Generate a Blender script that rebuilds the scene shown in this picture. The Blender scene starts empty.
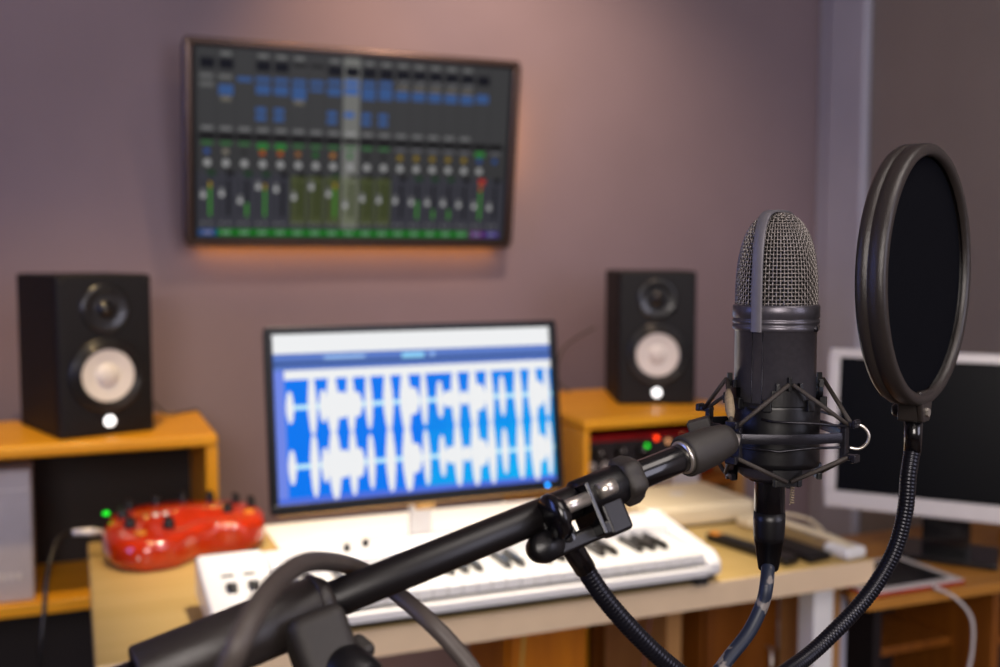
import bpy, math, random
from mathutils import Vector, Matrix
random.seed(7)
PI = math.pi
SC = bpy.context.scene
COL = SC.collection
R = math.radians

# ------------------------------------------------------------------ camera
F = 1048.0
YAW = R(22.2); PIT = math.atan(78 / F)
FW = Vector((math.sin(YAW) * math.cos(PIT), math.cos(YAW) * math.cos(PIT), -math.sin(PIT)))
RT = Vector((math.cos(YAW), -math.sin(YAW), 0))
UP = RT.cross(FW)
C = Vector((0, 0, 1.30))
cam_d = bpy.data.cameras.new('camera')
cam = bpy.data.objects.new('camera', cam_d)
COL.objects.link(cam)
cam.matrix_world = Matrix.Translation(C) @ Matrix((RT, UP, -FW)).transposed().to_4x4()
cam_d.sensor_width = 36; cam_d.lens = F * 36 / 1000
cam_d.clip_start = 0.02; cam_d.clip_end = 50
cam_d.dof.use_dof = True
cam_d.dof.focus_distance = 0.622
cam_d.dof.aperture_fstop = 5.8
cam_d.dof.aperture_blades = 0
SC.camera = cam
SC.view_settings.view_transform = 'Standard'
SC.view_settings.look = 'None'
SC.view_settings.exposure = 0
SC.view_settings.gamma = 1
SC.view_settings.use_curve_mapping = False


def P(px, py, Z):
    return C + (FW + RT * ((px - 500) / F) + UP * ((333.5 - py) / F)) * Z


def proj(p):
    d = p - C; z = d.dot(FW)
    return 500 + F * d.dot(RT) / z, 333.5 - F * d.dot(UP) / z


def onz(px, py, z):
    r = FW + RT * ((px - 500) / F) + UP * ((333.5 - py) / F)
    return C + r * ((z - C.z) / r.z)


# ------------------------------------------------------------------ materials
def srgb(h):
    h = h.lstrip('#')
    c = [int(h[i:i + 2], 16) / 255 for i in (0, 2, 4)]
    return tuple(x / 12.92 if x <= .04045 else ((x + .055) / 1.055) ** 2.4 for x in c)


def mat(name, col, rough=.5, metal=0, spec=.5, var=.06, scale=40, bump=0, coat=0, emit=None, es=0, bscale=None):
    m = bpy.data.materials.new(name); m.use_nodes = True
    nt = m.node_tree; b = nt.nodes['Principled BSDF']
    col = srgb(col) if isinstance(col, str) else col
    tc = nt.nodes.new('ShaderNodeTexCoord')
    nz = nt.nodes.new('ShaderNodeTexNoise'); nz.inputs['Scale'].default_value = scale; nz.inputs['Detail'].default_value = 3
    nt.links.new(tc.outputs['Object'], nz.inputs['Vector'])
    rp = nt.nodes.new('ShaderNodeValToRGB')
    rp.color_ramp.elements[0].position = .3; rp.color_ramp.elements[1].position = .7
    rp.color_ramp.elements[0].color = (*[c * (1 - var) for c in col], 1)
    rp.color_ramp.elements[1].color = (*[min(1, c * (1 + var)) for c in col], 1)
    nt.links.new(nz.outputs['Fac'], rp.inputs['Fac'])
    nt.links.new(rp.outputs['Color'], b.inputs['Base Color'])
    b.inputs['Roughness'].default_value = rough
    b.inputs['Metallic'].default_value = metal
    b.inputs['Specular IOR Level'].default_value = spec
    b.inputs['Coat Weight'].default_value = coat
    b.inputs['Coat Roughness'].default_value = .08
    if bump:
        n2 = nt.nodes.new('ShaderNodeTexNoise'); n2.inputs['Scale'].default_value = bscale or scale * 8
        nt.links.new(tc.outputs['Object'], n2.inputs['Vector'])
        bp = nt.nodes.new('ShaderNodeBump'); bp.inputs['Strength'].default_value = bump; bp.inputs['Distance'].default_value = .001
        nt.links.new(n2.outputs['Fac'], bp.inputs['Height']); nt.links.new(bp.outputs['Normal'], b.inputs['Normal'])
    if emit:
        e = srgb(emit) if isinstance(emit, str) else emit
        b.inputs['Emission Color'].default_value = (*e, 1); b.inputs['Emission Strength'].default_value = es
    return m


def wood(name, c1, c2, rough=.35, axis=0, scale=6, coat=.25):
    m = mat(name, c1, rough, coat=coat)
    nt = m.node_tree; b = nt.nodes['Principled BSDF']
    tc = nt.nodes.new('ShaderNodeTexCoord'); mp = nt.nodes.new('ShaderNodeMapping')
    s = [scale * 6] * 3; s[axis] = scale * .5
    mp.inputs['Scale'].default_value = s
    nt.links.new(tc.outputs['Object'], mp.inputs['Vector'])
    nz = nt.nodes.new('ShaderNodeTexNoise'); nz.inputs['Scale'].default_value = 1.2; nz.inputs['Detail'].default_value = 6
    nz.inputs['Distortion'].default_value = .6
    nt.links.new(mp.outputs['Vector'], nz.inputs['Vector'])
    rp = nt.nodes.new('ShaderNodeValToRGB')
    rp.color_ramp.elements[0].position = .3; rp.color_ramp.elements[1].position = .72
    rp.color_ramp.elements[0].color = (*srgb(c2), 1); rp.color_ramp.elements[1].color = (*srgb(c1), 1)
    nt.links.new(nz.outputs['Fac'], rp.inputs['Fac']); nt.links.new(rp.outputs['Color'], b.inputs['Base Color'])
    return m


def screen_mat(name, strength):
    m = bpy.data.materials.new(name); m.use_nodes = True
    nt = m.node_tree; b = nt.nodes['Principled BSDF']
    at = nt.nodes.new('ShaderNodeAttribute'); at.attribute_name = 'Col'
    nt.links.new(at.outputs['Color'], b.inputs['Emission Color'])
    b.inputs['Emission Strength'].default_value = strength
    b.inputs['Base Color'].default_value = (.001, .001, .001, 1)
    b.inputs['Roughness'].default_value = .35; b.inputs['Specular IOR Level'].default_value = .06
    return m


M = dict(
    black_metal=mat('black_satin_metal', '#2c2b31', .24, .6, var=.1, scale=300, bump=.15, bscale=2500),
    mic_body=mat('mic_body_metal', '#625f66', .33, .65, var=.08, scale=300, bump=.1, bscale=3000),
    grille=mat('grille_wire', '#7f7976', .35, .7, var=.1, scale=300),
    grille_in=mat('grille_inner', '#08080a', .9, var=.1),
    strap=mat('strap_metal', '#6e6b70', .5, .35, var=.05, scale=200),
    satin_tube=mat('satin_black_tube', '#100d0e', .38, 0, scale=200, bump=.1, bscale=2000),
    neck=mat('gooseneck_metal', '#1a1a22', .28, .5, scale=100),
    gloss_black=mat('gloss_black_paint', '#08070a', .22, 0, coat=.5, scale=100),
    plastic=mat('black_plastic', '#0b0a0d', .34, scale=200, bump=.1, bscale=3000),
    hoop=mat('hoop_plastic', '#2b2624', .3, scale=250, bump=.25, bscale=1500),
    mesh_black=mat('pop_mesh', '#04050c', .95, spec=.08, var=.3, scale=900, bump=.5, bscale=3500),
    rubber=mat('grey_rubber', '#302c29', .5, scale=300, bump=.3, bscale=2500),
    cord=mat('elastic_cord', '#3a332e', .5, var=.25, scale=900, bump=.5, bscale=3000),
    sleeve=mat('cord_sleeve', '#8a7a62', .6, var=.2, scale=500),
    chrome=mat('chrome', '#d9d2c8', .28, .85, var=.03),
    cable_blue=mat('blue_black_cable', '#1e2330', .4, scale=100, var=.3),
    cable_reflect=mat('cable_painted_reflections', '#2a2c36', .45, var=.75, scale=75),
    cable=mat('dark_cable', '#4d4540', .5, scale=120),
    white_cable=mat('white_cable', '#c8c2bd', .5),
    wall=mat('wall_paint', '#8c7b82', .7, var=.05, scale=3, bump=.1, bscale=150),
    wall_r=mat('right_wall_paint', '#8f8580', .7, var=.05, scale=3, bump=.1, bscale=150),
    trim=mat('pale_trim_paint', '#b4b4c4', .5, var=.03, scale=5),
    ceiling=mat('ceiling_paint', '#a9a29e', .8, var=.03, scale=5),
    desk=wood('cream_laminate', '#bea268', '#b2965a', .42, 0, 4, 0),
    desk_edge=mat('desk_edge', '#e6ccaa', .5, var=.03, scale=20),
    honey=wood('honey_beech', '#f6b224', '#e09814', .45, 0, 5, .1),
    honey_v=wood('honey_beech_upright', '#f6b224', '#e09814', .36, 2, 5, .3),
    orange_v=wood('orange_wood_panel', '#dc8410', '#c06c08', .45, 2, 5, .1),
    shaded_wood=wood('side_desk_wood_shaded', '#c88a3a', '#a8702a', .45, 0, 5, .1),  # darker copy of the wood, the side desk's dimmer light put into the colour
    brown_v=wood('brown_wood_panel', '#9a5a18', '#7c4410', .45, 2, 5, .2),
    tan_v=wood('tan_wood_edge', '#c8965c', '#b4824c', .5, 2, 4, 0),
    floor=wood('floor_boards', '#4a3424', '#32210f', .5, 1, 3, .1),
    dark=mat('dark_back_panel', '#211a1c', .6, scale=20),
    white=mat('white_gloss_plastic', '#ecebea', .3, coat=.3, var=.01),
    white_key=mat('white_key', '#efeeec', .25, coat=.3, var=.01),
    black_key=mat('black_key', '#141009', .3, coat=.3),
    paper=mat('white_mat', '#f0efed', .6, var=.01),
    silver=mat('silver_plastic', '#e2dcd8', .35, .2, var=.02),
    bezel=mat('black_bezel', '#050508', .3, spec=.3),
    dark_screen=mat('unlit_screen', '#030408', .35, spec=.15, var=.1),
    tvframe=mat('tv_frame', '#5c4c45', .26, .7, var=.05),
    cab=mat('speaker_cabinet', '#0c0a0c', .6, spec=.3, scale=150, bump=.3, bscale=1200),
    baffle=mat('speaker_baffle', '#0f0d10', .5, spec=.3, scale=150, bump=.1),
    surround=mat('speaker_rubber', '#0d0c0f', .35, coat=.2),
    cone=mat('white_cone', '#e6e2de', .55, var=.03),
    dome=mat('tweeter_dome', '#0a090b', .3, coat=.5),
    red=mat('red_gloss', '#b42a02', .14, 0, coat=.8, var=.15, scale=30),
    red_metal=mat('red_anodised', '#a81a1e', .35, .5, var=.1),
    red_case=mat('red_case', '#a23420', .5),
    knob=mat('knob_black', '#0e0c0c', .4),
    gold=mat('gold_button', '#d9a860', .25, .8),
    boxwhite=mat('white_card', '#b9b2b4', .6, var=.03),
    cream=mat('cream_plastic', '#e2d3b2', .4, var=.02),
    amber_led=mat('amber_end', '#d08010', .4),
    led_w=mat('lit_emblem', '#ffffff', emit='#ffffff', es=2.2),
    led_g=mat('green_led', '#108020', emit=(0.0, 1, .02), es=1.3),
    led_r=mat('red_led', '#801010', emit=(1, .05, .005), es=3.0),
    led_o=mat('warm_led', '#806040', emit=(1, .45, .2), es=.8),
    led_b=mat('blue_led', '#104080', emit=(0, .3, 1), es=5),
)
for e, (p_, c_) in zip(M['cable_reflect'].node_tree.nodes['Color Ramp'].color_ramp.elements, ((.53, '#1b2233'), (.58, '#77706c'))):  # pale reflection patches painted into the cord's colour by a sharp ramp
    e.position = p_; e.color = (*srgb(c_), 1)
M['screen'] = screen_mat('lit_monitor_image', 1.0)
M['tvscreen'] = screen_mat('lit_television_image', 1.0)


# ------------------------------------------------------------------ mesh building
class MB:
    def __init__(s): s.v = []; s.f = []; s.sm = []; s.c = []

    def add(s, vs, fs, smooth=False, M4=None, col=None):
        n = len(s.v)
        for q in vs:
            q = Vector(q); s.v.append(M4 @ q if M4 else q)
        for f in fs:
            s.f.append([i + n for i in f]); s.sm.append(smooth); s.c.append(col)
        return s

    def box(s, c, d, M4=None):
        x, y, z = [k / 2 for k in d]
        vs = [(c[0] + i * x, c[1] + j * y, c[2] + k * z) for i in (-1, 1) for j in (-1, 1) for k in (-1, 1)]
        return s.add(vs, [(0, 1, 3, 2), (4, 6, 7, 5), (0, 4, 5, 1), (2, 3, 7, 6), (0, 2, 6, 4), (1, 5, 7, 3)], M4=M4)

    def bb(s, x0, x1, y0, y1, z0, z1, M4=None):
        return s.box(((x0 + x1) / 2, (y0 + y1) / 2, (z0 + z1) / 2), (x1 - x0, y1 - y0, z1 - z0), M4)

    def tube(s, pts, r, n=14, caps=True, closed=False, M4=None, smooth=True, flat=None):
        pts = [Vector(p) for p in pts]; N = len(pts)
        rs = r if isinstance(r, (list, tuple)) else [r] * N
        tan = []
        for i in range(N):
            a = pts[(i - 1) % N] if (closed or i > 0) else pts[i]
            b = pts[(i + 1) % N] if (closed or i < N - 1) else pts[i]
            tan.append((b - a).normalized())
        nrm = tan[0].orthogonal().normalized()
        if abs(tan[0].z) < .9: nrm = (Vector((0, 0, 1)) - tan[0] * tan[0].z).normalized()
        vs = []
        for i in range(N):
            nrm = (nrm - tan[i] * nrm.dot(tan[i])).normalized(); b = tan[i].cross(nrm)
            for k in range(n):
                a = 2 * PI * k / n + PI / n
                u, w = math.cos(a), math.sin(a)
                if flat: u *= flat[0]; w *= flat[1]
                vs.append(pts[i] + (nrm * u + b * w) * rs[i])
        fs = []
        for i in range(N if closed else N - 1):
            j = (i + 1) % N
            for k in range(n):
                l = (k + 1) % n
                fs.append((i * n + k, i * n + l, j * n + l, j * n + k))
        s.add(vs, fs, smooth, M4)
        if caps and not closed:
            m = len(s.v) - len(vs)
            s.f.append([m + k for k in range(n)][::-1]); s.sm.append(False); s.c.append(None)
            s.f.append([m + (N - 1) * n + k for k in range(n)]); s.sm.append(False); s.c.append(None)
        return s

    def lathe(s, prof, n=48, M4=None, smooth=True, a0=0, a1=2 * PI):
        full = abs(a1 - a0 - 2 * PI) < 1e-6
        cnt = n if full else n + 1
        vs = []; N = len(prof)
        for k in range(cnt):
            a = a0 + (a1 - a0) * k / n
            for r, z in prof: vs.append((r * math.cos(a), r * math.sin(a), z))
        fs = []
        for k in range(n):
            l = (k + 1) % cnt
            for i in range(N - 1):
                q = [k * N + i, l * N + i, l * N + i + 1, k * N + i + 1]
                if prof[i][0] < 1e-7: q = [q[0], q[2], q[3]]
                elif prof[i + 1][0] < 1e-7: q = [q[0], q[1], q[2]]
                fs.append(q)
        return s.add(vs, fs, smooth, M4)

    def prism(s, poly, z0, z1, M4=None, smooth=False):
        n = len(poly)
        vs = [(x, y, z0) for x, y in poly] + [(x, y, z1) for x, y in poly]
        s.add(vs, [tuple(range(n))[::-1], tuple(range(n, 2 * n))], False, M4)
        s.add(vs, [(i, (i + 1) % n, (i + 1) % n + n, i + n) for i in range(n)], smooth, M4)
        return s

    def quad(s, a, b, c, d, col=None, M4=None): return s.add([a, b, c, d], [(0, 1, 2, 3)], False, M4, col)

    def build(s, name, material, parent=None, world=False, bevel=0, seg=2, merge=False):
        me = bpy.data.meshes.new(name)
        vs = s.v
        if world and parent is not None:
            inv = parent_matrix(parent).inverted(); vs = [inv @ v for v in vs]
        me.from_pydata([tuple(v) for v in vs], [], s.f)
        me.polygons.foreach_set('use_smooth', s.sm)
        if any(c is not None for c in s.c):
            ca = me.color_attributes.new('Col', 'FLOAT_COLOR', 'CORNER')
            for p, c in zip(me.polygons, s.c):
                for li in p.loop_indices: ca.data[li].color = (*(c or (0, 0, 0)), 1)
        me.materials.append(material)
        me.update()
        o = bpy.data.objects.new(name, me); COL.objects.link(o)
        if parent is not None: o.parent = parent
        if bevel:
            w = o.modifiers.new('weld', 'WELD'); w.merge_threshold = 1e-6
            b = o.modifiers.new('bevel', 'BEVEL'); b.width = bevel; b.segments = seg; b.limit_method = 'ANGLE'; b.angle_limit = R(35)
            b.harden_normals = True
        return o


def parent_matrix(o):
    m = Matrix.LocRotScale(o.location, o.rotation_euler, None)
    while o.parent:
        o = o.parent; m = Matrix.LocRotScale(o.location, o.rotation_euler, None) @ m
    return m


def tag(o, label, cat, group=None):
    o['label'] = label; o['category'] = cat
    if group: o['group'] = group
    return o


def thing(name, label, cat, loc=(0, 0, 0), rotz=0, group=None):
    o = bpy.data.objects.new(name, None); COL.objects.link(o)
    o.empty_display_size = .05
    o.location = loc; o.rotation_euler = (0, 0, rotz)
    return tag(o, label, cat, group)


def struct(name, mb, m, bevel=0):
    o = mb.build(name, m, bevel=bevel); o['kind'] = 'structure'; return o


def spline(pts, k=8):
    pts = [Vector(p) for p in pts]; out = []
    for i in range(len(pts) - 1):
        p0 = pts[max(i - 1, 0)]; p1 = pts[i]; p2 = pts[i + 1]; p3 = pts[min(i + 2, len(pts) - 1)]
        for j in range(k):
            t = j / k
            out.append(.5 * ((2 * p1) + (p2 - p0) * t + (2 * p0 - 5 * p1 + 4 * p2 - p3) * t * t + (3 * p1 - p0 - 3 * p2 + p3) * t ** 3))
    out.append(pts[-1]); return out


def frame(origin, z, x=None):
    z = Vector(z).normalized()
    x = Vector(x) if x is not None else z.orthogonal()
    x = (x - z * x.dot(z)).normalized(); y = z.cross(x)
    return Matrix.Translation(origin) @ Matrix((x, y, z)).transposed().to_4x4()


def rot(ax, deg): return Matrix.Rotation(R(deg), 4, ax)


def T(x, y, z): return Matrix.Translation((x, y, z))


# ------------------------------------------------------------------ room shell
X0, X1, Y0, Y1, ZC = -1.9, 2.27, -1.6, 2.80, 2.6
struct('floor', MB().bb(X0 - .1, X1 + .1, Y0 - .1, Y1 + .1, -.06, 0), M['floor'])
struct('ceiling', MB().bb(X0 - .1, X1 + .1, Y0 - .1, Y1 + .1, ZC, ZC + .06), M['ceiling'])
struct('wall_back', MB().bb(X0 - .1, X1 + .1, Y1, Y1 + .1, 0, ZC), M['wall'])
struct('wall_right', MB().bb(X1, X1 + .1, Y0, Y1, 0, ZC), M['wall_r'])
struct('wall_left', MB().bb(X0 - .1, X0, Y0, Y1, 0, ZC), M['wall_r'])
struct('wall_front', MB().bb(X0 - .1, X1 + .1, Y0 - .1, Y0, 0, ZC), M['wall_r'])
# pale boxed-in corner strip on the right wall
struct('trim_1', MB().bb(X1 - .014, X1, 2.735, Y1, 0, ZC), M['trim'], .004)
struct('trim_2', MB().bb(X1 - .035, X1, 2.565, 2.735, 0, ZC), M['trim'], .012)
struct('baseboard_back', MB().bb(X0, X1 - .03, Y1 - .014, Y1, 0, .09), M['trim'], .003)

# ------------------------------------------------------------------ white desk
DX0, DX1, DY0, DY1, DZ = .014, 1.335, 1.471, 2.135, .75
t = thing('studio_desk', 'wide cream desk carrying the white keyboard, lit monitor and red pedal unit', 'desk', (.67, 1.82, 0))
MB().bb(DX0, DX1, DY0 + .004, DY1, DZ - .045, DZ).build('desk_top', M['desk'], t, True, .004)
MB().bb(DX0, DX1, DY0, DY0 + .004, DZ - .044, DZ - .002).build('front_edge', M['desk_edge'], t, True)
for x, y in ((1.225, 1.50), (1.28, 2.08), (.06, 1.50), (.06, 2.08)):
    MB().bb(x, x + .045, y, y + .045, 0, DZ - .045).build('leg', M['white'], t, True, .003)
MB().bb(.105, 1.235, 2.09, 2.105, .56, .70).build('rear_rail', M['white'], t, True, .002)

# wooden units under and behind the desk
t = thing('pedestal_cabinet', 'honey wooden pedestal cabinet standing under the middle of the cream desk', 'cabinet', (.82, 1.9, 0))
MB().bb(.745, .915, 1.80, 2.0, 0, .62).build('body', M['orange_v'], t, True, .003)
f = MB().bb(.75, .91, 1.785, 1.80, .05, .60).build('door', M['orange_v'], t, True, .002)
MB().tube([(.78, 1.783, .40), (.78, 1.77, .40), (.78, 1.77, .50), (.78, 1.783, .50)], .004).build('handle', M['chrome'], f, True)
t = thing('desk_divider', 'tan wooden upright board under the right half of the cream desk', 'board', (1.08, 1.86, 0))
MB().bb(1.065, 1.10, 1.74, 2.0, 0, .70).build('upright', M['tan_v'], t, True, .003)
t = thing('side_cabinet', 'brown wooden cabinet under the right end of the cream desk', 'cabinet', (1.24, 1.87, 0))
MB().bb(1.15, 1.33, 1.75, 2.0, 0, .66).build('body', M['brown_v'], t, True, .003)
f = MB().bb(1.155, 1.325, 1.735, 1.75, .04, .64).build('door', M['brown_v'], t, True, .002)
MB().tube([(1.30, 1.733, .40), (1.30, 1.72, .40), (1.30, 1.72, .50), (1.30, 1.733, .50)], .004).build('handle', M['chrome'], f, True)

# ------------------------------------------------------------------ left shelf unit
SX1 = .278
t = thing('shelf_unit', 'honey wooden shelf unit under the left loudspeaker', 'shelf', (-.4, 2.45, 0))
MB().bb(-1.14, SX1, 2.268, 2.63, .896, .922).build('top_board', M['honey'], t, True, .007, 3)
MB().bb(SX1 - .025, SX1, 2.272, 2.63, 0, .896).build('side_panel', M['honey_v'], t, True, .003)
MB().bb(-1.14, -1.115, 2.272, 2.63, 0, .896).build('side_panel', M['honey_v'], t, True, .003)
MB().bb(-1.115, SX1 - .025, 2.315, 2.61, .560, .586).build('shelf', M['honey'], t, True, .003)
MB().bb(-1.115, SX1 - .025, 2.612, 2.628, .0, .896).build('back_panel', M['dark'], t, True)
MB().bb(-1.115, SX1 - .025, 2.30, 2.61, .05, .07).build('plinth_board', M['dark'], t, True)
t = thing('box_file', 'tall white card box on the lower board of the left shelf unit', 'box', (-.22, 2.4, .586))
MB().bb(-.36, -.09, 2.336, 2.45, .587, .862).build('carton', M['boxwhite'], t, True, .004)
MB().bb(-.358, -.092, 2.3345, 2.336, .82, .822).build('lid_seam', M['silver'], t, True)
for k in range(4):
    MB().bb(-.165 + k * .014, -.156 + k * .014, 2.335, 2.336, .634, .648).build('printed_mark', M['silver'], t, True)

# ------------------------------------------------------------------ right shelf
t = thing('shelf_unit', 'honey wooden shelf cabinet under the right loudspeaker', 'shelf', (1.3, 2.4, 0))
MB().bb(1.086, 1.532, 2.142, 2.64, .896, .922).build('top_board', M['honey'], t, True, .009, 3)
MB().bb(1.086, 1.102, 2.146, 2.64, 0, .896).build('side_panel', M['honey_v'], t, True, .004)
MB().bb(1.507, 1.532, 2.146, 2.64, 0, .896).build('side_panel', M['tan_v'], t, True, .002)
MB().bb(1.111, 1.507, 2.62, 2.636, 0, .896).build('back_panel', M['brown_v'], t, True)
MB().bb(1.111, 1.507, 2.16, 2.62, .735, .7555).build('shelf', M['brown_v'], t, True, .002)
f = MB().bb(1.113, 1.505, 2.15, 2.166, .05, .72).build('door', M['brown_v'], t, True, .002)
MB().tube([(1.15, 2.148, .40), (1.15, 2.136, .40), (1.15, 2.136, .50), (1.15, 2.148, .50)], .004).build('handle', M['chrome'], f, True)

t = thing('audio_interface', 'dark red audio interface with knobs and lit indicators in the right shelf cabinet', 'audio interface', (1.3, 2.34, .7555))
MB().bb(1.108, 1.485, 2.215, 2.46, .758, .868).build('case', M['red_metal'], t, True, .005)
MB().bb(1.128, 1.473, 2.211, 2.215, .774, .853).build('faceplate', M['dark'], t, True, .001)
for x in (1.155, 1.215, 1.272):
    k = MB().lathe([(0, .021), (.011, .021), (.013, .016), (.0145, 0)], 24, T(x, 2.211, .826) @ rot('X', 90)).build('knob', M['knob'], t, True)
    MB().bb(x - .0012, x + .0012, 2.1885, 2.1905, .828, .837).build('pointer', M['silver'], k, True)
for x, z in ((1.176, .795), (1.242, .795), (1.14, .795)):
    MB().lathe([(.005, .001), (.009, .0035), (.010, 0)], 20, T(x, 2.211, z) @ rot('X', 90)).build('jack_ring', M['silver'], t, True)


def led_at(px, py, y, m, parent, r=.0022, name='indicator_light'):
    d = FW + RT * ((px - 500) / F) + UP * ((333.5 - py) / F); p = C + d * (y / d.y)
    MB().lathe([(0, .0015), (r, .0015), (r, 0)], 16, T(p.x, y, p.z) @ rot('X', 90)).build(name, m, parent, True)


led_at(647, 446, 2.211, M['led_g'], t, .0056)
led_at(656.5, 438, 2.211, M['led_r'], t, .0056)
led_at(668, 441, 2.211, M['led_o'], t, .007)
led_at(682, 434, 2.211, M['led_o'], t, .002)

# white upright router behind flat white box
t = thing('router', 'white upright box standing behind the flat cream drive', 'router', (1.34, 2.06, .75))
MB().bb(1.255, 1.327, 2.03, 2.09, .751, .83).build('case', M['boxwhite'], t, True, .01, 3)
MB().bb(1.265, 1.317, 2.028, 2.03, .762, .768).build('vent', M['silver'], t, True)
# flat cream box
t = thing('external_drive', 'flat cream drive box with a round dimple in front of the right shelf cabinet', 'drive', (1.18, 1.87, .75))
MB().bb(1.05, 1.305, 1.785, 1.985, .752, .795).build('case', M['cream'], t, True, .012, 4)
MB().lathe([(0, .0005), (.014, .001), (.017, 0)], 32, T(1.18, 1.895, .795)).build('dimple', M['silver'], t, True)
MB().bb(1.06, 1.295, 1.79, 1.98, .75, .753).build('foot', M['plastic'], t, True)

# ------------------------------------------------------------------ loudspeakers
def speaker(loc, rz, label, emb):
    t = thing('studio_speaker', label, 'loudspeaker', loc, rz, 'black studio loudspeakers with white cones')
    W, H, D, k = .198, .338, .262, 1.2
    MB().bb(-W / 2, W / 2, .006, D, 0, H).build('cabinet', M['cab'], t, bevel=.005)
    MB().bb(-W / 2, W / 2, -.010, .006, 0, H).build('front_baffle', M['baffle'], t, bevel=.007, seg=3)
    Q = rot('X', 90); y0 = -.010

    def sc(pr): return [(r * k, z * k) for r, z in pr]
    tw = T(0, y0, .267) @ Q
    MB().lathe(sc([(.043, 0), (.041, .003), (.036, .003), (.028, .0008), (.02, .001), (.014, .0012)]), 40, tw).build('tweeter_horn', M['dome'], t)
    MB().lathe(sc([(.0145, .001), (.0125, .005), (.008, .009), (0, .011)]), 32, tw).build('tweeter_dome', M['dome'], t)
    wf = T(0, y0, .127) @ Q
    MB().lathe(sc([(.066, 0), (.064, .005), (.058, .006), (.055, .004)]), 56, wf).build('woofer_ring', M['surround'], t)
    MB().lathe(sc([(.056, .003), (.053, .0075), (.049, .008), (.046, .004), (.0445, .002)]), 56, wf).build('surround', M['surround'], t)
    MB().lathe(sc([(.0455, .0062), (.040, .0052), (.030, .0028), (.020, .0012)]), 56, wf).build('cone', M['cone'], t)
    MB().lathe(sc([(.0205, .0012), (.017, .0056), (.009, .0082), (0, .009)]), 40, wf).build('dust_cap', M['cone'], t)
    MB().lathe([(0, .0014), (.0112, .0014), (.0116, 0)], 24, T(emb, y0, .030) @ Q).build('lit_emblem', M['led_w'], t)
    for sx in (-1, 1):
        for sz in (.010, H - .014):
            MB().lathe([(0, .001), (.0035, .001), (.0038, 0)], 12, T(sx * (W / 2 - .011), y0, sz) @ Q).build('screw', M['plastic'], t)
    MB().bb(-.06, .06, D, D + .003, .07, .24).build('rear_panel', M['plastic'], t)
    return t


speaker((.060, 2.345, .9225), R(18), 'black loudspeaker with a white cone on the left shelf unit', .003)
speaker((1.372, 2.308, .9225), R(-21), 'black loudspeaker with a white cone on the right shelf cabinet', 0)
# wires behind the speakers
w = MB().tube(spline([(1.36, 2.62, 1.10), (1.28, 2.66, 1.04), (1.24, 2.62, .96), (1.26, 2.58, .926)]), .003, 8).build('speaker_wire', M['cable'])
tag(w, 'thin dark wire trailing behind the right loudspeaker', 'cable')
w = MB().tube(spline([(.10, 2.66, 1.0), (.17, 2.62, .95), (.20, 2.57, .926), (.25, 2.60, .926), (.285, 2.66, .90), (.29, 2.68, .7)]), .003, 8).build('speaker_wire', M['cable'])
tag(w, 'thin dark wire trailing behind the left loudspeaker', 'cable')

# ------------------------------------------------------------------ screens
def uvframe(tl, tr, br, bl):
    tl, tr, br, bl = map(Vector, (tl, tr, br, bl))
    x = (tr - tl + br - bl); y = (tl - bl + tr - br)
    w = x.length / 2; h = y.length / 2
    c = (tl + tr + br + bl) / 4
    x.normalize(); z = x.cross(y).normalized(); y = z.cross(x)
    return Matrix.Translation(c) @ Matrix((x, y, z)).transposed().to_4x4(), w, h   # z faces the viewer


def rect(mb, u0, u1, v0, v1, col, w, h, z, M4, lum=1):
    col = srgb(col) if isinstance(col, str) else col
    col = tuple(c * lum for c in col)
    mb.quad(((u0 - .5) * w, (.5 - v1) * h, z), ((u1 - .5) * w, (.5 - v1) * h, z), ((u1 - .5) * w, (.5 - v0) * h, z), ((u0 - .5) * w, (.5 - v0) * h, z), col, M4)


# television
MT, TW, TH = uvframe((.266, 2.669, 1.830), (1.148, 2.674, 1.829), (1.152, 2.743, 1.322), (.270, 2.738, 1.322))
t = thing('television', 'wall mounted television showing a mixing desk of channel faders', 'television', (.71, 2.74, 1.33))
fr = MB(); bz = .018
for u0, u1, v0, v1 in ((-TW / 2, TW / 2, TH / 2 - bz, TH / 2), (-TW / 2, TW / 2, -TH / 2, -TH / 2 + bz), (-TW / 2, -TW / 2 + bz, -TH / 2 + bz, TH / 2 - bz), (TW / 2 - bz, TW / 2, -TH / 2 + bz, TH / 2 - bz)):
    fr.bb(u0, u1, v0, v1, -.03, .004, MT)
fr.build('frame', M['tvframe'], t, True, .007, 4)
MB().bb(-TW / 2 + .006, TW / 2 - .006, -TH / 2 + .006, TH / 2 - .006, -.038, -.006, MT).build('rear_shell', M['plastic'], t, True, .004)
MB().bb(-TW / 2 + bz, TW / 2 - bz, -TH / 2 + bz, TH / 2 - bz, -.006, -.002, MT).build('screen_border', M['bezel'], t, True)
MB().bb(.60, .82, 2.745, 2.799, 1.45, 1.62).build('wall_bracket', M['black_metal'], t, True, .003)
s = MB(); sw, sh = TW - 2 * bz - .016, TH - 2 * bz - .012
L = .5


def tv(u0, u1, v0, v1, col, z, lum=1): rect(s, u0, u1, v0, v1, col, sw, sh, z, MT, L * lum)


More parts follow.
